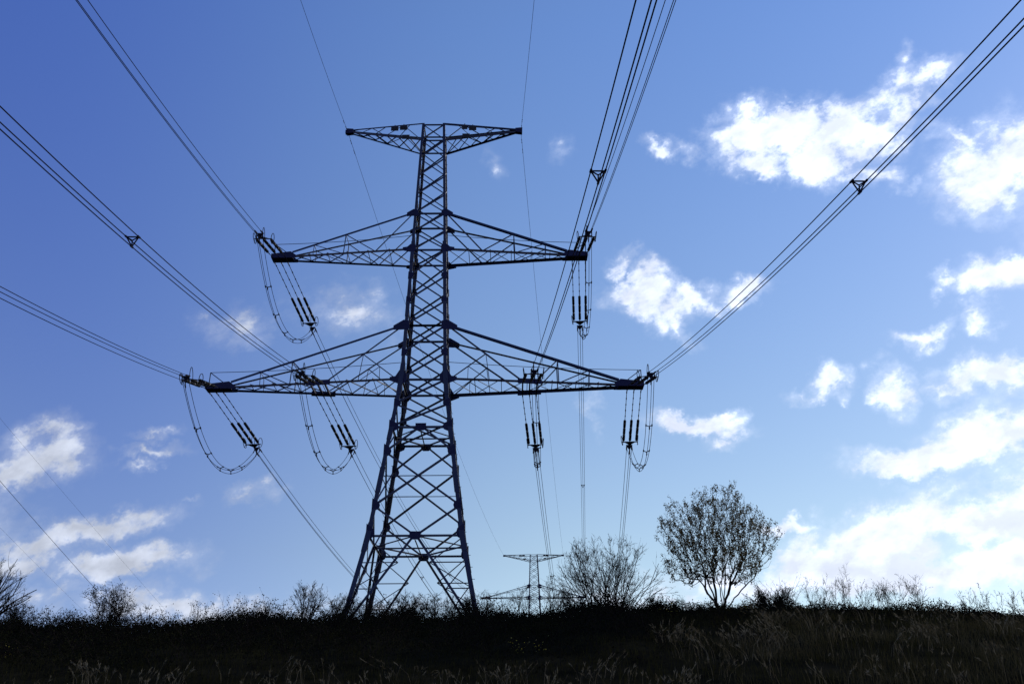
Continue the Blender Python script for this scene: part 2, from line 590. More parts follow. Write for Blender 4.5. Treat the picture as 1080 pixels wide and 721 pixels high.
    # gusset plates on the faces across the line
    for face in FACES[:2]:
        n = face[0]
        for z in (ZD, ZM):
            c = FP(face, 0, z, -.012)
            m = MB()
            m.plate([c + V3([-.36, 0, .22]), c + V3([-.36, 0, -.16]), c + V3([-.2, 0, -.3]), c + V3([.2, 0, -.3]), c + V3([.36, 0, -.16]), c + V3([.36, 0, .22])], n, .03)
            m.build('gusset_plate', M_PLATE, root)
        for s in (-1, 1):
            for z, inn, h in ((5.9, .42, .75), (7.73, .42, .6), (11.52, .42, .65), (13.34, .55, .62), (15.11, .40, .45), (19.12, .36, .42), (23.32, .34, .40), (25.41, .34, .40)):
                c = FP(face, s, z, -.014)
                m = MB()
                m.plate([c + V3([s * .03, 0, h * .8]), c + V3([s * .05, 0, -h * .8]), c + V3([-s * inn, 0, -h * .35]), c + V3([-s * inn * 1.15, 0, 0]), c + V3([-s * inn, 0, h * .35])], n, .028)
                m.build('gusset_plate', M_PLATE, root)
            for z, ou, inn, h, dr in ((ZLB, .70, .50, .66, .42), (ZLT, .78, .36, .40, -.24), (ZUB, .62, .38, .44, .36), (ZUT, .55, .34, .32, -.18)):
                c = FP(face, s, z, -.016)
                if dr > 0:      # carries a bottom chord
                    pl = [(0.05, h), (ou * .45, .20), (ou, .14), (ou, -.12), (.10, -h * .55), (-inn * .5, -h * .6), (-inn, -.1), (-inn, .25), (-.3, h * .9)]
                else:           # carries a sloping top chord
                    pl = [(-.30, h * .7), (.05, h), (ou, dr + .17), (ou, dr - .16), (.25, -h), (-.3, -h * .9), (-inn, -.25), (-inn, .2)]
                if s < 0:
                    pl = pl[::-1]
                m = MB()
                m.plate([c + V3([s * a, 0, b]) for a, b in pl], n, .03)
                m.build('gusset_plate', M_PLATE, root)
    # cross arms
    for s in (-1, 1):
        for (kind, zb, zt, tx, plate_len) in (('low', ZLB, ZLT, TIPX, 1.85), ('mid', ZUB, ZUT, UTIPX, 1.65)):
            hb, ht = W(zb) / 2, W(zt) / 2
            arm = MB()
            xe = tx - plate_len

            def B(t, sy):
                return V3([s * (hb + (xe - hb) * t), sy * (hb + (.34 - hb) * t), zb])

            def T(t, sy):
                return V3([s * (ht + (xe + .1 - ht) * t), sy * (ht + (.30 - ht) * t), zt + (zb + .42 - zt) * t])
            for sy in (-1, 1):
                arm.angle(B(0, sy), B(1, sy), .15 if sy < 0 else .19, (0, -sy, .3), t=.03)
                arm.angle(T(0, sy), T(1, sy), .18 if sy < 0 else .12, (0, -sy, -.3), t=.025)
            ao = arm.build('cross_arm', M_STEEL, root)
            lat = MB()

            def tl(p, q, w=.085, h=(0, 0, 1)):
                lat.angle(p, q, w * .8, h)
            for sy in (-1, 1):
                hh = (0, -sy, 0)
                if kind == 'low':
                    ti = (INX - hb) / (xe - hb)
                    tl(T(0, sy), B(ti - .04, sy), .13, hh)
                    tl(B(.02, sy), (T(0, sy) * .48 + B(ti - .04, sy) * .52), .09, hh)
                    pm = T(0, sy) * .48 + B(ti - .04, sy) * .52
                    tl(pm, B(.245, sy), .06, hh)
                    pq = T(0, sy) * .48 + B(ti - .04, sy) * .52
                    tl((B(.02, sy) + pq) / 2, B(.12, sy), .05, hh)
                    tl((B(.02, sy) + pq) / 2, B(.24, sy), .06, hh)
                    tl(B(ti + .03, sy), T(.645, sy), .09, hh)
                    tl(T(.645, sy), B(.65, sy), .09, hh)
                    tl(B(.655, sy), T(.83, sy), .08, hh)
                    tl(T(.83, sy), B(.83, sy), .06, hh)
                    ts = [.645, .83]
                else:
                    tl(T(0, sy), B(.30, sy), .11, hh)
                    tl(B(.30, sy), T(.56, sy), .09, hh)
                    tl(T(.56, sy), B(.57, sy), .09, hh)
                    tl(B(.575, sy), T(.82, sy), .07, hh)
                    tl(T(.82, sy), B(.83, sy), .06, hh)
                    ts = [.56, .82]
            for t in ts:
                tl(T(t, -1), T(t, 1), .06, (0, 0, -1))
            npan = 7 if kind == 'low' else 6
            tt = [1 - (1 - i / npan) ** 1.12 for i in range(npan + 1)]
            for i in range(npan):
                a, b = tt[i], tt[i + 1]
                z = V3([0, 0, .05])
                tl(B(a, -1) + z, B(b, 1) + z, .08, (0, 0, 1))
                tl(B(a, 1) + z * 1.9, B(b, -1) + z * 1.9, .08, (0, 0, 1))
                if i:
                    tl(B(a, -1) + z * 3, B(a, 1) + z * 3, .06, (0, 0, 1))
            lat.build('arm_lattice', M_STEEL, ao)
            tp = MB()
            for sy in (-1, 1):
                y = sy * .37
                tp.plate([(s * (xe - .25), y, zb + .10), (s * (xe - .25), y, zb - .10), (s * tx, y, zb - .11), (s * tx, y, zb + .24), (s * (xe + .2), y, zb + .44)][::s * sy], (0, sy, 0), .03)
            tp.box((min(s * xe, s * (tx - .02)), -.35, zb - .12), (max(s * xe, s * (tx - .02)), .35, zb - .09))
            tp.box((min(s * (tx - .04), s * (tx - .01)), -.35, zb - .085), (max(s * (tx - .04), s * (tx - .01)), .35, zb + .22))
            for j in range(3):
                x = s * (tx - .15 - j * .5)
                tp.box((x - .03, -.5, zb - .20), (x + .03, .5, zb - .125))
            tp.build('tip_plate', M_PLATE, ao)
            sl = MB()
            top = V3([s * (tx - .12), 0, zb + 1.28])
            sl.tube([(s * (tx - .12), 0, zb + .2), top], .035, 5)
            sl.tube([top, (s * (tx - 1.25), 0, zb + .42)], .03, 5)
            endp = V3([s * (hb - .02), -.2, zb + 1.9])
            sl.tube([top + (endp - top) * t - V3([0, 0, .5 * t * (1 - t)]) for t in np.linspace(0, 1, 9)], .022, 5)
            sl.build('safety_line', M_HARD, ao)
            if kind == 'low':
                ip = MB()
                ti = (INX - hb) / (xe - hb)
                for sy in (-1, 1):
                    c = B(ti, sy)
                    dx = (B(ti + .01, sy) - c) / np.linalg.norm(B(ti + .01, sy) - c)
                    q = [c - dx * .85 + V3([0, sy * .03, .20]), c - dx * .85 + V3([0, sy * .03, -.17]), c + dx * .85 + V3([0, sy * .03, -.17]), c + dx * .85 + V3([0, sy * .03, .20])]
                    ip.plate(q[::s * sy], (0, sy, 0), .05)
                for j in (-1, 0, 1):
                    x = s * (INX + .5 * j)
                    ip.box((x - .05, -1.02, zb - .20), (x + .05, 1.02, zb - .06))
                ip.build('attachment_plate', M_PLATE, ao)
        # short top arm for the earth wire
        hb, ht = W(ZTB) / 2, W(ZTT) / 2
        tip = V3([s * TTIPX, 0, 39.70])
        arm, lat = MB(), MB()

        def C(t, sy, up):
            a = V3([s * ht, sy * ht, ZTT - .02]) if up else V3([s * hb, sy * hb, ZTB])
            b = V3([s * (TTIPX - .25), sy * .1, 39.78 if up else 39.58])
            return a + (b - a) * t
        for sy in (-1, 1):
            arm.angle(C(0, sy, 1), C(1, sy, 1), .13, (0, -sy, -.2), t=.02)
            arm.angle(C(0, sy, 0), C(1, sy, 0), .14, (0, -sy, .2), t=.02)
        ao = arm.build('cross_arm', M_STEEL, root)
        ts = [0, .26, .50, .70, .86]
        for sy in (-1, 1):
            for i in range(len(ts) - 1):
                up = i % 2
                lat.angle(C(ts[i], sy, up), C(ts[i + 1], sy, 1 - up), .06, (0, -sy, 0))
        nn = 6
        for i in range(nn):
            a, b = i / nn, (i + 1) / nn
            z = V3([0, 0, .04])
            lat.angle(C(a, -1, 0) + z, C(b, 1, 0) + z, .07, (0, 0, 1))
            lat.angle(C(a, 1, 0) + z * 2, C(b, -1, 0) + z * 2, .07, (0, 0, 1))
            if i % 2:
                lat.angle(C(a, -1, 1), C(b, 1, 1), .05, (0, 0, 1))
        lat.build('arm_lattice', M_STEEL, ao)
        tp = MB()
        tp.plate([tip + V3([-s * .45, -.16, .17]), tip + V3([-s * .45, -.16, -.2]), tip + V3([s * .1, -.16, -.28]), tip + V3([s * .12, -.16, .22])][::s], (0, 1, 0), .03)
        tp.plate([tip + V3([-s * .45, .16, .17]), tip + V3([-s * .45, .16, -.2]), tip + V3([s * .1, .16, -.28]), tip + V3([s * .12, .16, .22])][::s], (0, 1, 0), .03)
        tp.box(tip + V3([-.2, -.14, -.22]), tip + V3([.08 if s > 0 else .2, .14, .1]))
        tp.build('tip_plate', M_PLATE, ao)
        for (x, dz, up) in (((-3.15, -.34, 1), (-2.42, -.34, 1), (-2.2, 0.02, 0)) if s < 0 else ((2.50, -.30, 1), (3.14, -.34, 1), (2.62, .05, 0))):
            t = (abs(x) - ht) / (TTIPX - .25 - ht)
            c = C(t, -1, up)
            w = .30 if abs(x - 2.50) > .01 else .22
            m = MB()
            y = c[1] - .10
            z0 = c[2] + dz - .20
            m.box((x - w, y - .02, z0), (x + w, y + .02, z0 + .40))
            for kz in range(5):
                m.box((x - w + .01, y - .034, z0 + .03 + kz * .08), (x + w - .01, y - .021, z0 + .06 + kz * .08))
            m.box((x - .03, y + .021, z0 + .1), (x + .03, c[1] + .02, z0 + .3 + .3 * up))
            m.build('marker_plate', M_SIGN, root)
    return root


pylon = make_pylon()
tag(pylon, 'tall dark blue lattice power pylon with three pairs of cross arms on the ridge', 'pylon')
FAR = V3([11.51, 158.28, 8.2])
FS = 0.82                             # the distant pylon is a lower one of the same kind
far_pylon = copy_tree(pylon)
far_pylon.location = FAR
far_pylon.scale = (1.0, 1.0, FS)
tag(far_pylon, 'small distant lattice pylon with only its top showing above the shrubs on the ridge', 'pylon')

# ------------------------------------------------------------------ insulators, conductors, jumpers
NK, NA, NB = 0.030, -0.300, 0.00117
NEAR_D = V3([NK, -1.0, NA])
NEAR_D /= np.linalg.norm(NEAR_D)
FAR_D = V3([FAR[0] / FAR[1], 1.0, -18.8 / FAR[1]])
FAR_D /= np.linalg.norm(FAR_D)
TRI = [(-.20, .12), (.20, .12), (0.0, -.22)]        # three wires of a bundle: two above, one below


def orient(o, loc, d):
    x = Vector(d)
    y = Vector((0, 0, 1)).cross(x).normalized()
    z = x.cross(y)
    m = Matrix((x, y, z)).transposed().to_4x4()
    m.translation = Vector(loc)
    o.matrix_world = m


def make_insulator(rod):
    root = empty('strain_insulator')
    L = 3.55
    for j in (-1, 0, 1):
        y = j * .5
        m = MB()
        xs, rs = [rod], [.03]
        nshed = 21
        for k in range(nshed):
            x = rod + .10 + (L - .2) * k / nshed
            gap = k in (7, 14)
            step = (L - .2) / nshed
            rr = .05 if gap else .112
            xs += [x, x + step * .25, x + step * .55, x + step * .9]
            rs += [.055, rr, rr * .9, .055]
        xs += [rod + L]
        rs += [.03]
        m.tube([(x, y, 0) for x in xs], rs, 8)
        st = m.build('insulator_string', M_INS, root)
        for k in (7, 14):
            cp = MB()
            x = rod + .10 + (L - .2) * (k + .5) / nshed
            cp.tube([(x - .07, y, 0), (x + .07, y, 0)], .085, 8)
            cp.build('joint_cap', M_CAP, st)
        rm = MB()
        rm.tube([(-.05, y, 0), (rod * .5, y, 0), (rod + .01, y, 0)], .026, 5)
        for x in np.arange(.25, rod, .9):
            rm.tube([(x - .08, y, 0), (x + .08, y, 0)], .045, 5)
        rm.build('link_rod', M_HARD, root)
        rm = MB()
        rm.tube([(rod + L - .02, y, 0), (rod + L + .16, y, 0)], .03, 5)
        rm.build('end_link', M_HARD, root)
    xe = rod + L + .12
    ym = MB()
    ym.plate([(xe, -.62, 0), (xe, .62, 0), (xe + .09, .62, 0), (xe + .10, .40, 0), (xe + .50, .09, 0), (xe + .50, -.09, 0), (xe + .10, -.40, 0), (xe + .09, -.62, 0)], (0, 0, 1), .05)
    ym.tube([(xe + .5, 0, 0), (xe + .95, 0, 0)], .045, 6)
    ym.plate([(xe + .9, -.26, .16), (xe + .9, .26, .16), (xe + .98, .26, .16), (xe + 1.05, 0, -.26), (xe + .9, 0, -.26)], (1, 0, 0), .06)
    ym.build('yoke_plate', M_HARD, root)
    for s in (-1, 1):
        hm = MB()
        ang = np.linspace(0, 2 * math.pi, 17)
        hm.tube([(xe - .1 + .42 * math.cos(a), s * (.62 + .05 * math.sin(a)), .06 + .36 * math.sin(a)) for a in ang], .024, 5)
        hm.tube([(xe + .1, s * .55, 0), (xe - .1, s * .62, -.3)], .02, 5)
        hm.build('arcing_ring', M_HARD, root)
    hm = MB()
    ang = np.linspace(-.2, math.pi + .2, 11)
    hm.tube([(xe - .05 + .35 * math.cos(a), 0, .12 + .72 * math.sin(a)) for a in ang], .022, 5)
    hm.build('arcing_horn', M_HARD, root)
    for (y, z) in TRI:
        cm_ = MB()
        cm_.tube([(xe + .92, y, z), (xe + 1.05, y, z), (xe + 1.1, y, z), (xe + 1.65, y, z), (xe + 1.75, y, z)], [.035, .035, .06, .05, .025], 6)
        cm_.tube([(xe + 1.12, y, z), (xe + 1.05, y * 1.1, z - .25), (xe + .95, y * 1.1, z - .4)], .04, 5)
        cm_.build('dead_end_clamp', M_HARD, root)
    return root, xe + 1.7


ins_near, LEN_N = make_insulator(1.55)
ins_far, LEN_F = make_insulator(4.5)

PH = {
    'LL': (-14.85, ZLB - .14, .45, 'left tip of lowest cross arm'),
    'LI': (-INX, ZLB - .14, 1.0, 'inner left plate of lowest cross arm'),
    'LU': (-11.33, ZUB - .14, .45, 'left tip of middle cross arm'),
    'RU': (11.33, ZUB - .14, .45, 'right tip of middle cross arm'),
    'RI': (INX, ZLB - .14, 1.0, 'inner right plate of lowest cross arm'),
    'RL': (14.85, ZLB - .14, .45, 'right tip of lowest cross arm'),
}
first_n = first_f = True


def make_spacer(parent, c, tang):
    m = MB()
    t = tang / np.linalg.norm(tang)
    lat = np.cross(t, V3([0, 0, 1.0]))
    lat /= np.linalg.norm(lat)
    up = np.cross(lat, t)
    P3 = [c + lat * a + up * b for a, b in TRI]
    for p in P3:
        m.tube([c, p], .022, 5)
        m.tube([p - t * .10, p + t * .10], .036, 6)
    m.tube([P3[0], P3[1]], .024, 5)
    m.tube([P3[1], P3[2]], .024, 5)
    m.tube([P3[2], P3[0]], .024, 5)
    return m.build('bundle_spacer', M_HARD, parent)


def frames(pts):
    tg = np.gradient(pts, axis=0)
    tg /= np.linalg.norm(tg, axis=1)[:, None]
    lat = np.cross(tg, V3([0, 0, 1.0]))
    nl = np.linalg.norm(lat, axis=1)[:, None]
    lat = lat / np.maximum(nl, 1e-6)
    return tg, lat, np.cross(lat, tg)


for key, (x, z, yo, txt) in PH.items():
    # insulators
    pn, pf = V3([x, -yo, z]), V3([x, yo, z])
    pe = V3([x, -yo, z * FS]) + FAR                       # where the far span ends
    sag4 = pe[2] - z + 18.8
    ND = V3([NK + {'RU': -.004, 'RI': -.003, 'RL': -.005, 'LL': .006, 'LU': .006}.get(key, 0), -1.0, NA])
    ND /= np.linalg.norm(ND)
    o = ins_near if first_n else copy_tree(ins_near)
    first_n = False
    orient(o, pn, ND)
    tag(o, 'foreshortened triple insulator set pulled towards viewer from ' + txt, 'insulator', 'insulator sets facing the viewer')
    o = ins_far if first_f else copy_tree(ins_far)
    first_f = False
    orient(o, pf, FAR_D)
    tag(o, 'long triple insulator set hanging away behind ' + txt, 'insulator', 'insulator sets on the far side')
    fo = copy_tree(ins_near)
    fdir = V3([-FAR[0] / FAR[1], -1.0, -(pe[2] - z + sag4) / FAR[1]])
    orient(fo, pe, fdir / np.linalg.norm(fdir))
    tag(fo, 'tiny insulator set on distant pylon at ' + txt, 'insulator', 'insulator sets of the distant pylon')
    # near span, towards and over the viewer
    a = pn + ND * LEN_N
    d = np.concatenate([np.linspace(0, 70, 40), np.linspace(75, 180, 15)])
    pts = a + np.outer(d, ND) + np.outer(d ** 2, V3([0, 0, NB]))
    tg, lat, up = frames(pts)
    root = empty('conductor_bundle', a)
    for (u, v) in TRI:
        m = MB()
        m.tube(pts + lat * u + up * v - a, .0175, 5)
        m.build('wire', M_WIRE, root, True)
    for sd_ in ((33.2, 90) if key != 'LI' else (28.0, 85)):
        i = np.searchsorted(d, sd_)
        c = a + ND * sd_ + V3([0, 0, NB * sd_ ** 2])
        make_spacer(root, c - a, tg[i])
    tag(root, 'three bundled power lines coming overhead from ' + txt, 'power line', 'conductor bundles over the viewer')
    # far span to the distant pylon
    b0 = pf + FAR_D * LEN_F
    b1 = pe + fdir / np.linalg.norm(fdir) * LEN_N
    t = np.linspace(0, 1, 45)[:, None]
    pts = b0 + (b1 - b0) * t
    pts[:, 2] -= sag4 * .90 * (t * (1 - t))[:, 0]
    tg, lat, up = frames(pts)
    root = empty('conductor_bundle', b0)
    for (u, v) in TRI:
        m = MB()
        m.tube(pts + lat * u + up * v - b0, .020, 5)
        m.build('wire', M_WIRE, root, True)
    for tt_ in (.26, .62):
        i = int(round(tt_ * 44))
        make_spacer(root, pts[i] - b0, tg[i])
    tag(root, 'three bundled power lines descending to distant pylon from ' + txt, 'power line', 'conductor bundles to the distant pylon')
    # jumper loop under the arm
    j0 = pn + ND * (LEN_N - .75) + V3([0, 0, -.35])
    j1 = pf + FAR_D * (LEN_F - .75) + V3([0, 0, -.35])
    t = np.linspace(0, 1, 30)[:, None]
    pts = j0 + (j1 - j0) * t
    sg = {'LL': 3.2, 'LI': 3.2, 'LU': 3.25, 'RU': 3.0, 'RI': 3.0, 'RL': 3.25}[key]
    pts[:, 2] -= 4 * sg * (t * (1 - t))[:, 0] * (1 + .12 * (t[:, 0] - .5))
    pts[:, 0] += {'L': -.15, 'R': .12}[key[0]] * np.sin(t[:, 0] * math.pi)
    root = empty('jumper_loop', j0)
    for (u, v) in ((-.20, .10), (.20, .10), (0, -.18)):
        m = MB()
        q = pts + V3([u, 0, 0])
        tgj = np.gradient(pts, axis=0)
        tgj /= np.linalg.norm(tgj, axis=1)[:, None]
        nj = np.stack([0 * tgj[:, 0], -tgj[:, 2], tgj[:, 1]], 1)
        q = q + nj * v
        m.tube(q - j0, .018, 5)
        m.build('wire', M_WIRE, root, True)
    for i in (6, 11, 16, 20, 24):
        m = MB()
        c = pts[i] - j0
        tj = tgj[i]
        for (u, v) in ((-.20, .10), (.20, .10), (0, -.18)):
            p = c + V3([u, 0, 0]) + nj[i] * v
            m.tube([c, p], .032, 5)
            m.tube([p - tj * .09, p + tj * .09], .045, 5)
        m.build('jumper_spacer', M_HARD, root)
    tag(root, 'drooping jumper loop hanging under ' + txt, 'cable', 'jumper loops under the cross arms')

for s, side in ((-1, 'left'), (1, 'right')):
    tip = V3([s * TTIPX, 0, 39.62])
    for fwd in (0, 1):
        if fwd:
            t = np.linspace(0, 1, 40)[:, None]
            pts = tip + (FAR + V3([0, 0, 39.62 * (FS - 1)])) * t
            pts[:, 2] -= 4 * 3.0 * (t * (1 - t))[:, 0]
        else:
            d = np.linspace(0, 180, 60)
            pts = tip + np.outer(d, V3([NK, -1, NA])) + np.outer(d ** 2, V3([0, 0, NB]))
        root = empty('earth_wire', tip)
        m = MB()
        m.tube(pts - tip, .0125 if not fwd else .014, 5)
        m.build('wire', M_WIRE, root, True)
        u = (pts[1] - pts[0]) / np.linalg.norm(pts[1] - pts[0])
        for dd in (1.1, 2.3):
            m = MB()
            c = u * dd + V3([0, 0, -.05])
            m.tube([c - u * .22, c - u * .1, c + u * .1, c + u * .22], [.035, .02, .02, .035], 6)
            m.tube([c, c + V3([0, 0, .06])], .02, 5)
            m.build('vibration_damper', M_HARD, root)
        if fwd:
            tag(root, 'thin single earth wire from ' + side + ' end of top arm to the distant pylon', 'wire', 'earth wires')
        else:
            tag(root, 'thin single earth wire from ' + side + ' end of top arm up over the viewer', 'wire', 'earth wires')

# the low neighbouring line crossing the left edge
for (p0, p1, rad, lab) in (((-90, 402), (150, 674), .019, 'darkest of the three lone wires slanting down at the lower left edge'),
                           ((-90, 334), (215, 688), .007, 'faint lone wire slanting down, uppermost of the three at the lower left'),
                           ((-90, 463), (130, 683), .006, 'faint lone wire slanting down, lowest of the three at the lower left')):
    a, b = at(p0[0], p0[1], 0.0), at(p1[0], p1[1], 62.0)
    m = MB()
    t = np.linspace(-.25, 1.3, 24)[:, None]
    q = a + (b - a) * t
    q[:, 2] -= 4 * .25 * (t * (1 - t))[:, 0]
    m.tube(q - a, rad, 5)
    o = m.build('overhead_wire', M_WIRE, None, True)
    o.location = a
    tag(o, lab, 'wire', 'lone wires of the neighbouring line')

# ------------------------------------------------------------------ vegetation
M_BARK = mat('dark_bark', (0.012, 0.010, 0.009), (0.026, 0.022, 0.018), 6, 0.9, spec=0.0)
M_TWIG = mat('twig_bark', (0.010, 0.008, 0.008), (0.022, 0.017, 0.016), 4, 0.9, spec=0.0)
M_LEAF = mat('autumn_leaf', (0.032, 0.030, 0.013), (0.085, 0.062, 0.026), 3.0, 0.7, trans=(0.11, 0.085, 0.03), spec=0.2)
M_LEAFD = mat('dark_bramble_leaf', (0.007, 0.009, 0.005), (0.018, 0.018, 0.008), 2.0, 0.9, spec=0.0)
M_YELL = mat('yellow_leaf', (0.18, 0.15, 0.02), (0.32, 0.26, 0.04), 3.0, 0.6, trans=(0.4, 0.33, 0.04))
M_STRAW = mat('dry_straw', (0.05, 0.043, 0.028), (0.36, 0.30, 0.20), 1.5, 0.9, spec=0.0, trans=(0.095, 0.08, 0.05), pos=(.42, .72))
M_DRYG = mat('half_dry_grass', (0.020, 0.019, 0.009), (0.11, 0.092, 0.050), 0.6, 0.9, spec=0.0, trans=(0.040, 0.034, 0.016))
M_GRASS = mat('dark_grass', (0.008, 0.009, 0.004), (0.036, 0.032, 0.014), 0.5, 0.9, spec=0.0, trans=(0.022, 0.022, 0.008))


def fast_mesh(name, verts, faces, m, parent=None):
    """verts (N,3), faces (M,k) arrays"""
    verts, faces = np.asarray(verts, np.float32), np.asarray(faces, np.int32)
    me = bpy.data.meshes.new(name)
    k = faces.shape[1]
    me.vertices.add(len(verts))
    me.vertices.foreach_set('co', verts.ravel())
    me.loops.add(faces.size)
    me.loops.foreach_set('vertex_index', faces.ravel())
    me.polygons.add(len(faces))
    me.polygons.foreach_set('loop_start', np.arange(len(faces), dtype=np.int32) * k)
    me.update(calc_edges=True)
    me.materials.append(m)
    o = bpy.data.objects.new(name, me)
    COL.objects.link(o)
    if parent is not None:
        o.parent = parent
    return o


def seg_mesh(segs):
    """three sided tapered prisms for an array of (p0, p1, r0, r1)"""
    P0 = V3([s[0] for s in segs])
    P1 = V3([s[1] for s in segs])
    r0 = V3([s[2] for s in segs])[:, None, None]
    r1 = V3([s[3] for s in segs])[:, None, None]
    d = P1 - P0
    d /= np.linalg.norm(d, axis=1)[:, None] + 1e-9
    ref = np.where(np.abs(d[:, 2:3]) > .9, V3([[1.0, 0, 0]]), V3([[0, 0, 1.0]]))
    u = np.cross(d, ref)
    u /= np.linalg.norm(u, axis=1)[:, None]
    w = np.cross(d, u)
    a = np.arange(3) * 2 * math.pi / 3
    off = np.cos(a)[None, :, None] * u[:, None, :] + np.sin(a)[None, :, None] * w[:, None, :]
    v = np.concatenate([P0[:, None, :] + off * r0, P1[:, None, :] + off * r1], 1).reshape(-1, 3)
    base = (np.arange(len(segs)) * 6)[:, None]
    f = np.concatenate([base + V3([[i, (i + 1) % 3, 3 + (i + 1) % 3, 3 + i]]) for i in range(3)], 0).astype(int)
    return v, f


def leaf_mesh(rng, pts, size, up_bias=0.0):
    """small pointed four cornered leaves at pts, every one turned its own way"""
    pts = V3(pts)
    n = len(pts)
    a = rng.normal(size=(n, 3))
    a[:, 2] += up_bias
    a /= np.linalg.norm(a, axis=1)[:, None]
    b = np.cross(a, rng.normal(size=(n, 3)))
    b /= np.linalg.norm(b, axis=1)[:, None]
    s = size * rng.uniform(.55, 1.3, n)[:, None]
    v = np.stack([pts, pts + a * s * .5 + b * s * .32, pts + a * s, pts + a * s * .5 - b * s * .32], 1).reshape(-1, 3)
    f = np.arange(n * 4).reshape(n, 4)
    return v, f


def grow(rng, p, d, L, r, lvl, segs, tips, cfg):
    nseg = cfg['nseg'][lvl]
    step = L / nseg
    last = lvl == len(cfg['nseg']) - 1
    for i in range(nseg):
        d = d + rng.normal(size=3) * cfg['wig'] + V3([0, 0, cfg['up'][lvl]])
        d = d / np.linalg.norm(d)
        q = p + d * step
        ev = cfg.get('env')
        if ev is not None:
            e = (q - ev[0]) / ev[1]
            if e[2] > -.2 and e @ e > rng.uniform(.62, 1.45):
                tips.append(p)
                return
        f0, f1 = 1 - .75 * i / nseg, 1 - .75 * (i + 1) / nseg
        segs.append((p, q, r * f0, r * f1))
        if last or i >= nseg - 1:
            tips.append(q)
        elif lvl >= 1 and rng.random() < cfg.get('tipmid', .3):
            tips.append(q)
        if not last and i >= cfg['bare'][lvl]:
            k = rng.poisson(cfg['kids'][lvl])
            for _ in range(k):
                ax = rng.normal(size=3)
                ax -= d * (ax @ d)
                ax /= np.linalg.norm(ax)
                sp = cfg['ang'] * rng.uniform(.6, 1.3)
                nd = d * math.cos(sp) + ax * math.sin(sp)
                grow(rng, p + (q - p) * rng.random(), nd, L * cfg['len'] * rng.uniform(.6, 1.15) * (1 - .5 * i / nseg), max(r * f1 * .62, cfg['rmin']), lvl + 1, segs, tips, cfg)
        p = q


def shrub(name, seed, px, Y, height, width, nst, cfg, label, cat, leaves=0, leaf_size=.07, leafmat=None, lean=0.0, group=None, barkmat=None, r0=.03, stem_name='branches', jit=.05, base_w=.25, dz=0.0, env=None, fan=1.0):
    """a shrub or tree whose foot stands on the ridge under image column px"""
    rng = np.random.default_rng(seed)
    P = at(px, 645, Y)
    x, y = P[0], Y
    z = float(gz(x, y)) - .05 + dz
    segs, tips = [], []
    if env:
        wob = rng.uniform(.92, 1.08, 2)
        cfg = dict(cfg, env=(V3([0, 0, height * env]), V3([width * .5 * wob[0], width * .5 * wob[1], height * (1 - env)])))
    for i in range(nst):
        az = 2 * math.pi * (i + rng.random() * .8) / nst
        tilt = math.atan2(width * .5 * fan * rng.uniform(.2, 1.0), height)
        d = V3([math.cos(az) * math.sin(tilt) + lean, math.sin(az) * math.sin(tilt) * .8, math.cos(tilt)])
        b = V3([rng.uniform(-1, 1) * width * base_w * .5, rng.uniform(-1, 1) * width * base_w * .4, 0])
        segs.append((V3([0, 0, -.25]), b + V3([0, 0, .01]), r0, r0 * .8))
        grow(rng, b, d / np.linalg.norm(d), height * rng.uniform(.75, 1.0), r0 * rng.uniform(.7, 1.1), 0, segs, tips, cfg)
    root = empty(name, (x, y, z))
    v, f = seg_mesh(segs)
    fast_mesh(stem_name, v, f, barkmat or M_TWIG, root)
    if leaves:
        t = V3(tips)
        pick = t[rng.integers(0, len(t), leaves)] + rng.normal(size=(leaves, 3)) * jit
        pick[:, 2] = np.maximum(pick[:, 2], .03)
        v, f = leaf_mesh(rng, pick, leaf_size)
        fast_mesh('leaves', v, f, leafmat or M_LEAF, root)
    tag(root, label, cat, group)
    return root


BARE = dict(nseg=[7, 5, 4, 3], bare=[1, 1, 0, 0], kids=[1.0, 1.1, .9], ang=.55, len=.55, wig=.10, up=[.03, .05, .04, .02], rmin=.006, tipmid=.3)
BARE2 = dict(nseg=[7, 5, 4, 3], bare=[1, 1, 0, 0], kids=[1.3, 1.3, 1.0], ang=.6, len=.5, wig=.11, up=[.02, .05, .04, .02], rmin=.006, tipmid=.3)
FINE = dict(nseg=[6, 4, 3], bare=[1, 0, 0], kids=[1.3, 1.2], ang=.6, len=.5, wig=.13, up=[.02, .02, .0], rmin=.005, tipmid=.4)
DENSE = dict(nseg=[6, 5, 3], bare=[0, 0, 0], kids=[2.0, 1.5], ang=.75, len=.55, wig=.14, up=[.02, .03, .02], rmin=.006, tipmid=.6)
WEED = dict(nseg=[7, 4], bare=[2, 0], kids=[1.5], ang=.6, len=.35, wig=.09, up=[-.01, .06], rmin=.004, tipmid=.5)
ARCH = dict(nseg=[8, 4], bare=[2, 0], kids=[1.0], ang=.7, len=.3, wig=.08, up=[-.09, -.02], rmin=.004, tipmid=.5)
TREE = dict(nseg=[8, 6, 5, 3], bare=[2, 1, 0, 0], kids=[1.5, 1.5, 1.0], ang=.75, len=.50, wig=.09, up=[.0, .04, .08, .06], rmin=.007, tipmid=.5)

YV = -19.0
# the single tree with leaves, right of the pylon


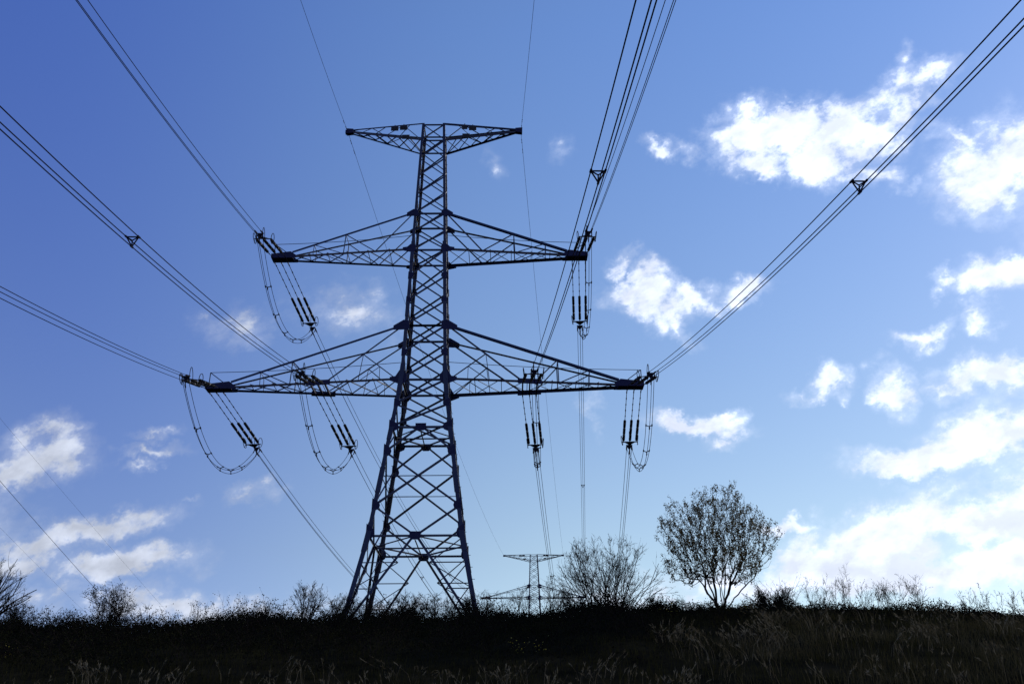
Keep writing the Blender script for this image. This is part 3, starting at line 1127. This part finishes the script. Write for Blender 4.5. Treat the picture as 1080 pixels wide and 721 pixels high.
def leafy_tree():
    """several fanned stems, then twigs reaching for points spread through a round crown"""
    rng = np.random.default_rng(14)
    P = at(761, 645, YV)
    x, y = P[0], YV
    z = float(gz(x, y)) - .08
    c, rad = V3([.05, 0, 2.95]), V3([2.68, 2.3, 2.42])
    nodes, par, segs = [V3([0, 0, -.2])], [-1], []
    for k in range(8):
        tx = -.95 + 1.9 * k / 7 + rng.normal() * .06
        ty = rng.uniform(-.7, .7)
        end = c + rad * V3([tx * .80, ty * .7, .62 - .75 * tx * tx + rng.normal() * .1])
        p0 = V3([rng.uniform(-.1, .1) + tx * .22, rng.uniform(-.15, .15), 0])
        last = 0
        n = 13
        for i in range(1, n + 1):
            t = i / n
            q = p0 + (end - p0) * t
            q[0] -= (end[0] - p0[0]) * .10 * math.sin(t * math.pi)      # stems leave the foot steeply, then spread
            q[1] -= (end[1] - p0[1]) * .10 * math.sin(t * math.pi)
            q = q + rng.normal(size=3) * .035
            nodes.append(q)
            par.append(last)
            last = len(nodes) - 1
    pts = []
    while len(pts) < 1150:
        u = rng.uniform(-1, 1, 3)
        r = u @ u
        if r > 1 or rng.random() < .45 * (1 - r):
            continue
        lump = 1 + .10 * math.sin(5 * math.atan2(u[2], u[0]) + 1.0) + .05 * math.sin(11 * math.atan2(u[2], u[0]))
        q = c + rad * u * lump * .97
        if q[2] < 1.45 - .12 * abs(q[0]):
            continue
        pts.append(q)
    root_pt = V3([0, 0, .3])
    pts.sort(key=lambda q: np.linalg.norm((q - root_pt) * V3([1, 1, .8])))
    leaf = []
    for q in pts:
        N = V3(nodes)
        dv = q - N
        dist = np.linalg.norm(dv, axis=1)
        out_ = N - V3([0, 0, -.35])
        cosa = (dv * out_).sum(1) / (dist * np.linalg.norm(out_, axis=1) + 1e-6)
        cost = dist * (1 + 1.5 * (1 - cosa)) + np.where(N[:, 2] < .55, 4, 0)
        j = int(np.argmin(cost))
        a = nodes[j]
        L = np.linalg.norm(q - a)
        k = max(2, int(L / .22))
        last = j
        bend = V3([0, 0, -.04 * L]) + rng.normal(size=3) * .05 * L
        for i in range(1, k + 1):
            t = i / k
            r_ = a + (q - a) * t + bend * math.sin(t * math.pi)
            nodes.append(r_)
            par.append(last)
            last = len(nodes) - 1
        # an upright end twig dressed with leaves
        out = (q - c) / rad
        d = V3([out[0] * .45, out[1] * .45, .9]) + rng.normal(size=3) * .25
        d /= np.linalg.norm(d)
        tl_ = rng.uniform(.18, .48)
        m = q + d * tl_ * .5
        e = q + d * tl_ + rng.normal(size=3) * .03
        for r_ in (m, e):
            nodes.append(r_)
            par.append(last)
            last = len(nodes) - 1
        dens = rng.integers(15, 32) if rng.random() < .85 else 1
        for _ in range(dens):
            t = rng.random()
            leaf.append(q + (e - q) * t + rng.normal(size=3) * .045)
    # pipe model: every node as thick as what hangs on it
    w = np.zeros(len(nodes))
    haschild = np.zeros(len(nodes), bool)
    for i in range(len(nodes) - 1, 0, -1):
        if not haschild[i]:
            w[i] = 1
        haschild[par[i]] = True
        w[par[i]] += w[i]
    rr = .0052 * np.maximum(w, 1) ** .46
    for i in range(1, len(nodes)):
        a, b = nodes[par[i]], nodes[i]
        segs.append((a, b, min(rr[par[i]], rr[i] * 1.25), rr[i]))
    root = empty('leafy_tree', (x, y, z))
    v, f = seg_mesh(segs)
    fast_mesh('trunk', v, f, M_BARK, root)
    v, f = leaf_mesh(rng, leaf, .070, .35)
    fast_mesh('crown', v, f, M_LEAF, root)
    tag(root, 'round crowned small tree with several stems and thinning leaves, right of the pylon', 'tree')


leafy_tree()
shrub('bare_tree', 5, -20, YV, 3.5, 3.6, 20, BARE2, 'leafless twiggy tree cut off by the left edge of the view', 'tree', r0=.05, stem_name='trunk', barkmat=M_BARK, env=.45, fan=1.5)
shrub('bare_shrub', 21, 642, YV, 3.8, 5.0, 38, BARE2, 'wide leafless shrub of thin fanned stems between distant pylon and leafy tree', 'shrub', leaves=420, leaf_size=.06, r0=.028, env=.45, fan=1.9, base_w=.35)
shrub('bare_shrub', 22, 324, YV + .4, 2.1, 1.9, 17, BARE2, 'upright leafless shrub with a fine twig top, left of the pylon feet', 'shrub', r0=.02, env=.5, fan=1.3)
shrub('dense_shrub', 23, 120, YV, 2.0, 2.4, 18, DENSE, 'dense dark bush standing highest among the brush at the far left', 'shrub', leaves=2800, leaf_size=.06, leafmat=M_LEAFD, r0=.022)
shrub('thin_shrub', 24, 66, YV, 1.2, 1.5, 9, FINE, 'low see-through shrub between the left edge tree and the dense dark bush', 'shrub', leaves=120, leaf_size=.05, r0=.014)
shrub('thin_shrub', 25, 155, YV, 1.35, 1.1, 5, FINE, 'sparse shrub with a few slanting twigs just right of the dense dark bush', 'shrub', leaves=40, leaf_size=.05, r0=.014)
shrub('dense_shrub', 26, 18, YV, 1.25, 2.0, 14, DENSE, 'low dark brush at the foot of the tree on the left edge', 'shrub', leaves=900, leaf_size=.06, leafmat=M_LEAFD, r0=.018)
shrub('seeding_weed', 27, 212, YV, 1.45, 1.2, 13, WEED, 'tall seeding weeds with dark dotted heads, first clump right of the sparse shrub', 'weeds', leaves=230, leaf_size=.06, leafmat=M_LEAFD, r0=.010, base_w=.9)
shrub('seeding_weed', 28, 243, YV, 1.55, 1.3, 14, WEED, 'tall seeding weeds with dark dotted heads, second clump right of the sparse shrub', 'weeds', leaves=260, leaf_size=.06, leafmat=M_LEAFD, r0=.010, base_w=.9)
shrub('seeding_weed', 29, 280, YV, 1.30, 1.5, 14, WEED, 'broad clump of seeding weeds close against the upright leafless shrub on its left', 'weeds', leaves=240, leaf_size=.06, leafmat=M_LEAFD, r0=.010, base_w=.9)
for i, (px, h, w, lab) in enumerate([
        (362, 1.35, 1.5, 'brush around the front left foot of the big pylon'),
        (398, 1.15, 1.7, 'low brush inside the pylon, beside its left feet'),
        (430, 1.25, 1.7, 'brush under the middle of the big pylon'),
        (462, 1.30, 1.6, 'brush inside the pylon, left of its right feet'),
        (492, 1.20, 1.5, 'brush around the right foot of the big pylon')]):
    shrub('hedge_shrub', 40 + i, px, YV + .5, h, w, 15, DENSE, lab, 'shrub', leaves=420, leaf_size=.05, leafmat=M_LEAFD, r0=.016, group='brush around the pylon feet', base_w=.6)
shrub('bare_shrub', 50, 522, YV + .3, 1.45, 1.5, 13, FINE, 'short leafless brush just right of the big pylon', 'shrub', leaves=160, leaf_size=.05, r0=.014, base_w=.6)
shrub('bare_shrub', 51, 551, YV + .3, 1.45, 1.5, 13, FINE, 'short leafless brush in front of the left side of the distant pylon', 'shrub', leaves=160, leaf_size=.05, r0=.014, base_w=.6)
shrub('bare_shrub', 52, 583, YV + .3, 1.75, 1.7, 14, FINE, 'leafless brush in front of the right side of the distant pylon', 'shrub', leaves=100, leaf_size=.05, r0=.015, base_w=.5)
shrub('dense_shrub', 53, 602, YV - .3, 1.2, 1.5, 12, DENSE, 'darker leafy brush at the left foot of the wide leafless shrub', 'shrub', leaves=500, leaf_size=.055, leafmat=M_LEAFD, r0=.015)
shrub('dense_shrub', 54, 690, YV - .3, .85, 1.0, 10, DENSE, 'small dark bush between the wide leafless shrub and the leafy tree', 'shrub', leaves=500, leaf_size=.06, leafmat=M_LEAFD, r0=.014)
shrub('thin_shrub', 55, 728, YV, .75, 1.5, 9, FINE, 'short pale twigs under the left side of the leafy tree', 'shrub', leaves=50, leaf_size=.04, r0=.010, base_w=.6)
shrub('bramble_bush', 56, 815, YV - .6, .95, 2.4, 26, DENSE, 'round dark bramble bush at the right foot of the leafy tree', 'shrub', leaves=2600, leaf_size=.06, leafmat=M_LEAFD, r0=.015, base_w=.5)
shrub('arching_weed', 57, 828, YV, 1.75, 2.2, 15, ARCH, 'thin arching stems rising out of the dark bramble bush', 'weeds', leaves=120, leaf_size=.05, r0=.011, base_w=.5)
for i, (px, h, w, lab) in enumerate([
        (868, 1.45, 1.3, 'bushy dry weeds, first clump right of the bramble bush'),
        (890, 1.65, 1.1, 'tallest of the bushy dry weeds right of the bramble bush'),
        (918, 1.25, 1.5, 'loose dry weeds midway between the bramble bush and the bare crest'),
        (940, 1.45, 1.2, 'dry leaning weeds next to the last clump before the bare crest'),
        (963, 1.50, 1.4, 'open branching dry weed, the last one before the bare grassy crest')]):
    shrub('dry_weed', 60 + i, px, YV + .2, h, w, 12, FINE, lab, 'weeds', leaves=130, leaf_size=.045, r0=.011, group='dry weeds on the right ridge', base_w=.7)
shrub('dry_weed', 70, 1024, YV + .2, 1.05, 1.2, 9, FINE, 'low dry weeds just right of the bare grassy crest', 'weeds', leaves=60, leaf_size=.045, r0=.010, base_w=.7)
shrub('dry_weed', 71, 1045, YV + .2, 1.0, 1.2, 9, FINE, 'low dry weeds around the foot of the lone upright stalk', 'weeds', leaves=60, leaf_size=.045, r0=.010, base_w=.7)
shrub('dry_weed', 72, 1072, YV + .2, 1.25, 1.4, 9, FINE, 'leaning dry weeds at the right edge of the view', 'weeds', leaves=70, leaf_size=.045, r0=.010, base_w=.6)
shrub('dry_stalk', 73, 1041, YV + .2, 1.85, .1, 1, dict(nseg=[9, 2], bare=[5, 0], kids=[2.5], ang=.5, len=.06, wig=.02, up=[.0, .1], rmin=.005), 'lone tall upright stalk near the right edge of the ridge', 'weeds', leaves=30, leaf_size=.05, r0=.015, base_w=.02, jit=.02)
for i, (px, py, Y, lab) in enumerate([(15, 690, -27, 'small yellow leaved plant low on the bank at the left edge'), (545, 694, -28, 'small yellow leaved plant low on the bank below the distant pylon'),
                                     (566, 698, -28, 'yellowish sprig beside the small yellow plant below the distant pylon'), (706, 655, -21, 'yellow leaved sprig on the bank left below the leafy tree'), (786, 652, -20.5, 'yellow leaved sprig against the bramble bush')]):
    P = at(px, py, Y)
    shrub('yellow_plant', 80 + i, px, Y, .55, .7, 6, FINE, lab, 'plant', leaves=26, leaf_size=.06, leafmat=M_YELL, r0=.008)

rng = np.random.default_rng(3)
# bramble and brush covering the top of the bank: nobody could count it
n = 13000
bx = rng.uniform(-34, 38, n)
by = YC + 1.0 - np.abs(rng.normal(0, 1, n)) * np.interp(bx, [-34, 11, 16, 34], [6.5, 6.0, 3.2, 2.8])
keep = rng.random(n) < np.where(by > YC - .7, np.interp(bx, [-34, 11, 13.5, 15.5, 20, 23.5, 34], [1, 1, .45, .22, .10, .03, .07]), np.interp(bx, [-34, 11, 16, 34], [1, 1, .9, .8]))
keep &= by > YC - 14
bx, by = bx[keep], by[keep]
n2 = 7500                                          # the dense fringe right on the ridge
fx = rng.uniform(-34, 13.5, n2)
fy = YC + rng.uniform(-1.3, .8, n2)
lump = .5 + .5 * np.sin(fx * 1.27 + 1.4 * np.sin(fx * .53)) * np.sin(fx * .41 + .7)
kp = rng.random(n2) < .25 + .75 * lump
nb = len(bx)
bx, by = np.concatenate([bx, fx[kp]]), np.concatenate([by, fy[kp]])
fh = np.concatenate([np.zeros(nb), (.22 + .62 * lump[kp]) * rng.uniform(.5, 1.1, kp.sum())])
segs, lp = [], []
for x, y, fhh in zip(bx, by, fh):
    p = V3([x, y, float(gz(x, y)) - .03])
    hgt = rng.uniform(.25, .8) * (1.15 if x < 11 else .55) * (1.0 if y > YC - 2 else 1.25) * (.45 + .95 * abs(math.sin(x * .83 + 1.1 * math.sin(x * .37))) ** 1.3)
    if fhh:
        hgt = fhh
    d = V3([rng.normal() * .5, rng.normal() * .5, 1.0])
    r = rng.uniform(.005, .009)
    for k in range(5):
        d = d / np.linalg.norm(d)
        q = p + d * hgt / 5
        segs.append((p, q, r, r * .8))
        if k > 1 and rng.random() < .6:
            e = q + V3([rng.normal(), rng.normal(), rng.normal() * .5 + .5]) * hgt * .16
            segs.append((q, e, r * .6, r * .3))
            lp.append(e)
        for _ in range(2):
            lp.append(q + rng.normal(size=3) * .07)
        p = q
        d = d + V3([rng.normal() * .25, rng.normal() * .25, -.12])
v, f = seg_mesh(segs)
o = fast_mesh('bramble_stems', v, f, M_TWIG)
tag(o, 'tangle of bramble stems along the top of the dark bank', 'brambles', kind='stuff')
v, f = leaf_mesh(rng, lp, .075)
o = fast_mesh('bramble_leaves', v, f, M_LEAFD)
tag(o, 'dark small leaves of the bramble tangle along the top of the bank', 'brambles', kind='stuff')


def blades(rng, x, y, h, w, bend, lean=None):
    """curved grass blades: two quads and a tip each"""
    n = len(x)
    z = gz(x, y) - .02
    az = rng.uniform(0, 2 * math.pi, n)
    side = np.stack([np.cos(az), np.sin(az), 0 * az], 1)
    ba = rng.uniform(0, 2 * math.pi, n)
    bd = np.stack([np.cos(ba), np.sin(ba), 0 * ba], 1) * (bend * h)[:, None] * rng.uniform(.2, 1, n)[:, None]
    if lean is not None:
        bd = bd * .35 + V3([1.0, 0, 0]) * (lean * h)[:, None]
    p0 = np.stack([x, y, z], 1)
    p1 = p0 + bd * .25 + V3([0, 0, 1]) * (h * .5)[:, None]
    p2 = p0 + bd + V3([0, 0, 1]) * (h * .95)[:, None]
    s = side * (w / 2)[:, None]
    v = np.stack([p0 - s, p0 + s, p1 + s * .8, p1 - s * .8, p2 + s * .15, p2 - s * .15], 1).reshape(-1, 3)
    b = np.arange(n) * 6
    f = np.concatenate([np.stack([b, b + 1, b + 2, b + 3], 1), np.stack([b + 3, b + 2, b + 4, b + 5], 1)], 0)
    return v, f


# browner, drier short grass on the right half of the bank
n = 36000
x = rng.uniform(11, 36, n)
y = YC - rng.uniform(3.5, 17, n)
pk = np.sin(x * .9 + 1.7 * np.sin(y * .6)) + np.sin(y * 1.2 - x * .5) + rng.normal(size=n) * .5 + np.interp(x, [11, 20], [-.9, .4]) + np.interp(y, [YC - 9, YC - 5], [.2, -.9])
x, y = x[pk > 0], y[pk > 0]
v, f = blades(rng, x, y, rng.uniform(.16, .42, len(x)), rng.uniform(.008, .016, len(x)), .5 + 0 * x)
o = fast_mesh('dry_bank_grass', v, f, M_DRYG)
tag(o, 'brownish half dry grass in patches on the right side of the bank', 'grass', kind='stuff')
n = 90000
x = rng.uniform(-30, 32, n)
y = YC - rng.uniform(-1.2, 19, n) ** 1.0
cl = .5 + .5 * np.sin(x * 1.3 + 2 * np.sin(y * .8)) * np.sin(y * 1.1 + x * .4)
h = rng.uniform(.10, .32, n) * (.6 + .9 * cl)
h *= np.where(y > YC - 1.5, .45, 1.0)
v, f = blades(rng, x, y, h, rng.uniform(.008, .018, n), .5 + 0 * x)
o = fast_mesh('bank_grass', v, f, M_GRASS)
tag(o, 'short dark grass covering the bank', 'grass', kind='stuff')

# tall dry grass with feathery heads, thickest at the foot of the bank and on the right
xs, ys, lx, hs = [], [], [], []
for _ in range(130):
    cx_, cy_ = rng.uniform(-12, 24), YC - rng.uniform(14.4, 18.2)
    k = rng.integers(2, 9)
    xs += list(cx_ + rng.normal(size=k) * .22)
    ys += list(cy_ + rng.normal(size=k) * .22)
    lx += list(rng.normal() * .3 + rng.normal(size=k) * .25)
    hs += list(rng.uniform(.45, .85) * rng.uniform(.6, 1.1, k))
for _ in range(85):
    cx_ = 32 - 21 * rng.random() ** .8
    cy_ = YC - rng.uniform(5.5 if cx_ > 15 else 9, 13)
    k = rng.integers(3, 16)
    xs += list(cx_ + rng.normal(size=k) * .24)
    ys += list(cy_ + rng.normal(size=k) * .24)
    lx += list(-.25 + rng.normal() * .4 + rng.normal(size=k) * .2)
    hs += list(rng.uniform(.4, 1.0) * rng.uniform(.6, 1.1, k))
x, y = V3(xs), V3(ys)
n = len(x)
h = V3(hs)
v1, f1 = blades(rng, x, y, h, rng.uniform(.008, .014, n), .35 + 0 * x, lean=V3(lx))
segs_v, segs_f = [v1], [f1]
k0 = len(v1)
# heads: a narrow tuft of short leaves near each tip
tipp = v1.reshape(n, 6, 3)[:, 4]
mid = v1.reshape(n, 6, 3)[:, 2]
for j in range(9):
    t = rng.uniform(.55, 1.0, n)[:, None]
    c = mid + (tipp - mid) * t
    ax = (tipp - mid) / (np.linalg.norm(tipp - mid, axis=1)[:, None] + 1e-9) + rng.normal(size=(n, 3)) * .28
    b_ = np.cross(ax, rng.normal(size=(n, 3)))
    b_ /= np.linalg.norm(b_, axis=1)[:, None]
    s = rng.uniform(.05, .12, n)[:, None]
    vv = np.stack([c, c + ax * s * .5 + b_ * .009, c + ax * s, c + ax * s * .5 - b_ * .009], 1).reshape(-1, 3)
    segs_v.append(vv)
    segs_f.append(np.arange(n * 4).reshape(n, 4) + k0)
    k0 += len(vv)
o = fast_mesh('dry_grass', np.vstack(segs_v), np.vstack(segs_f), M_STRAW)
tag(o, 'pale dry grass stalks with feathery heads on the bank', 'grass', kind='stuff')
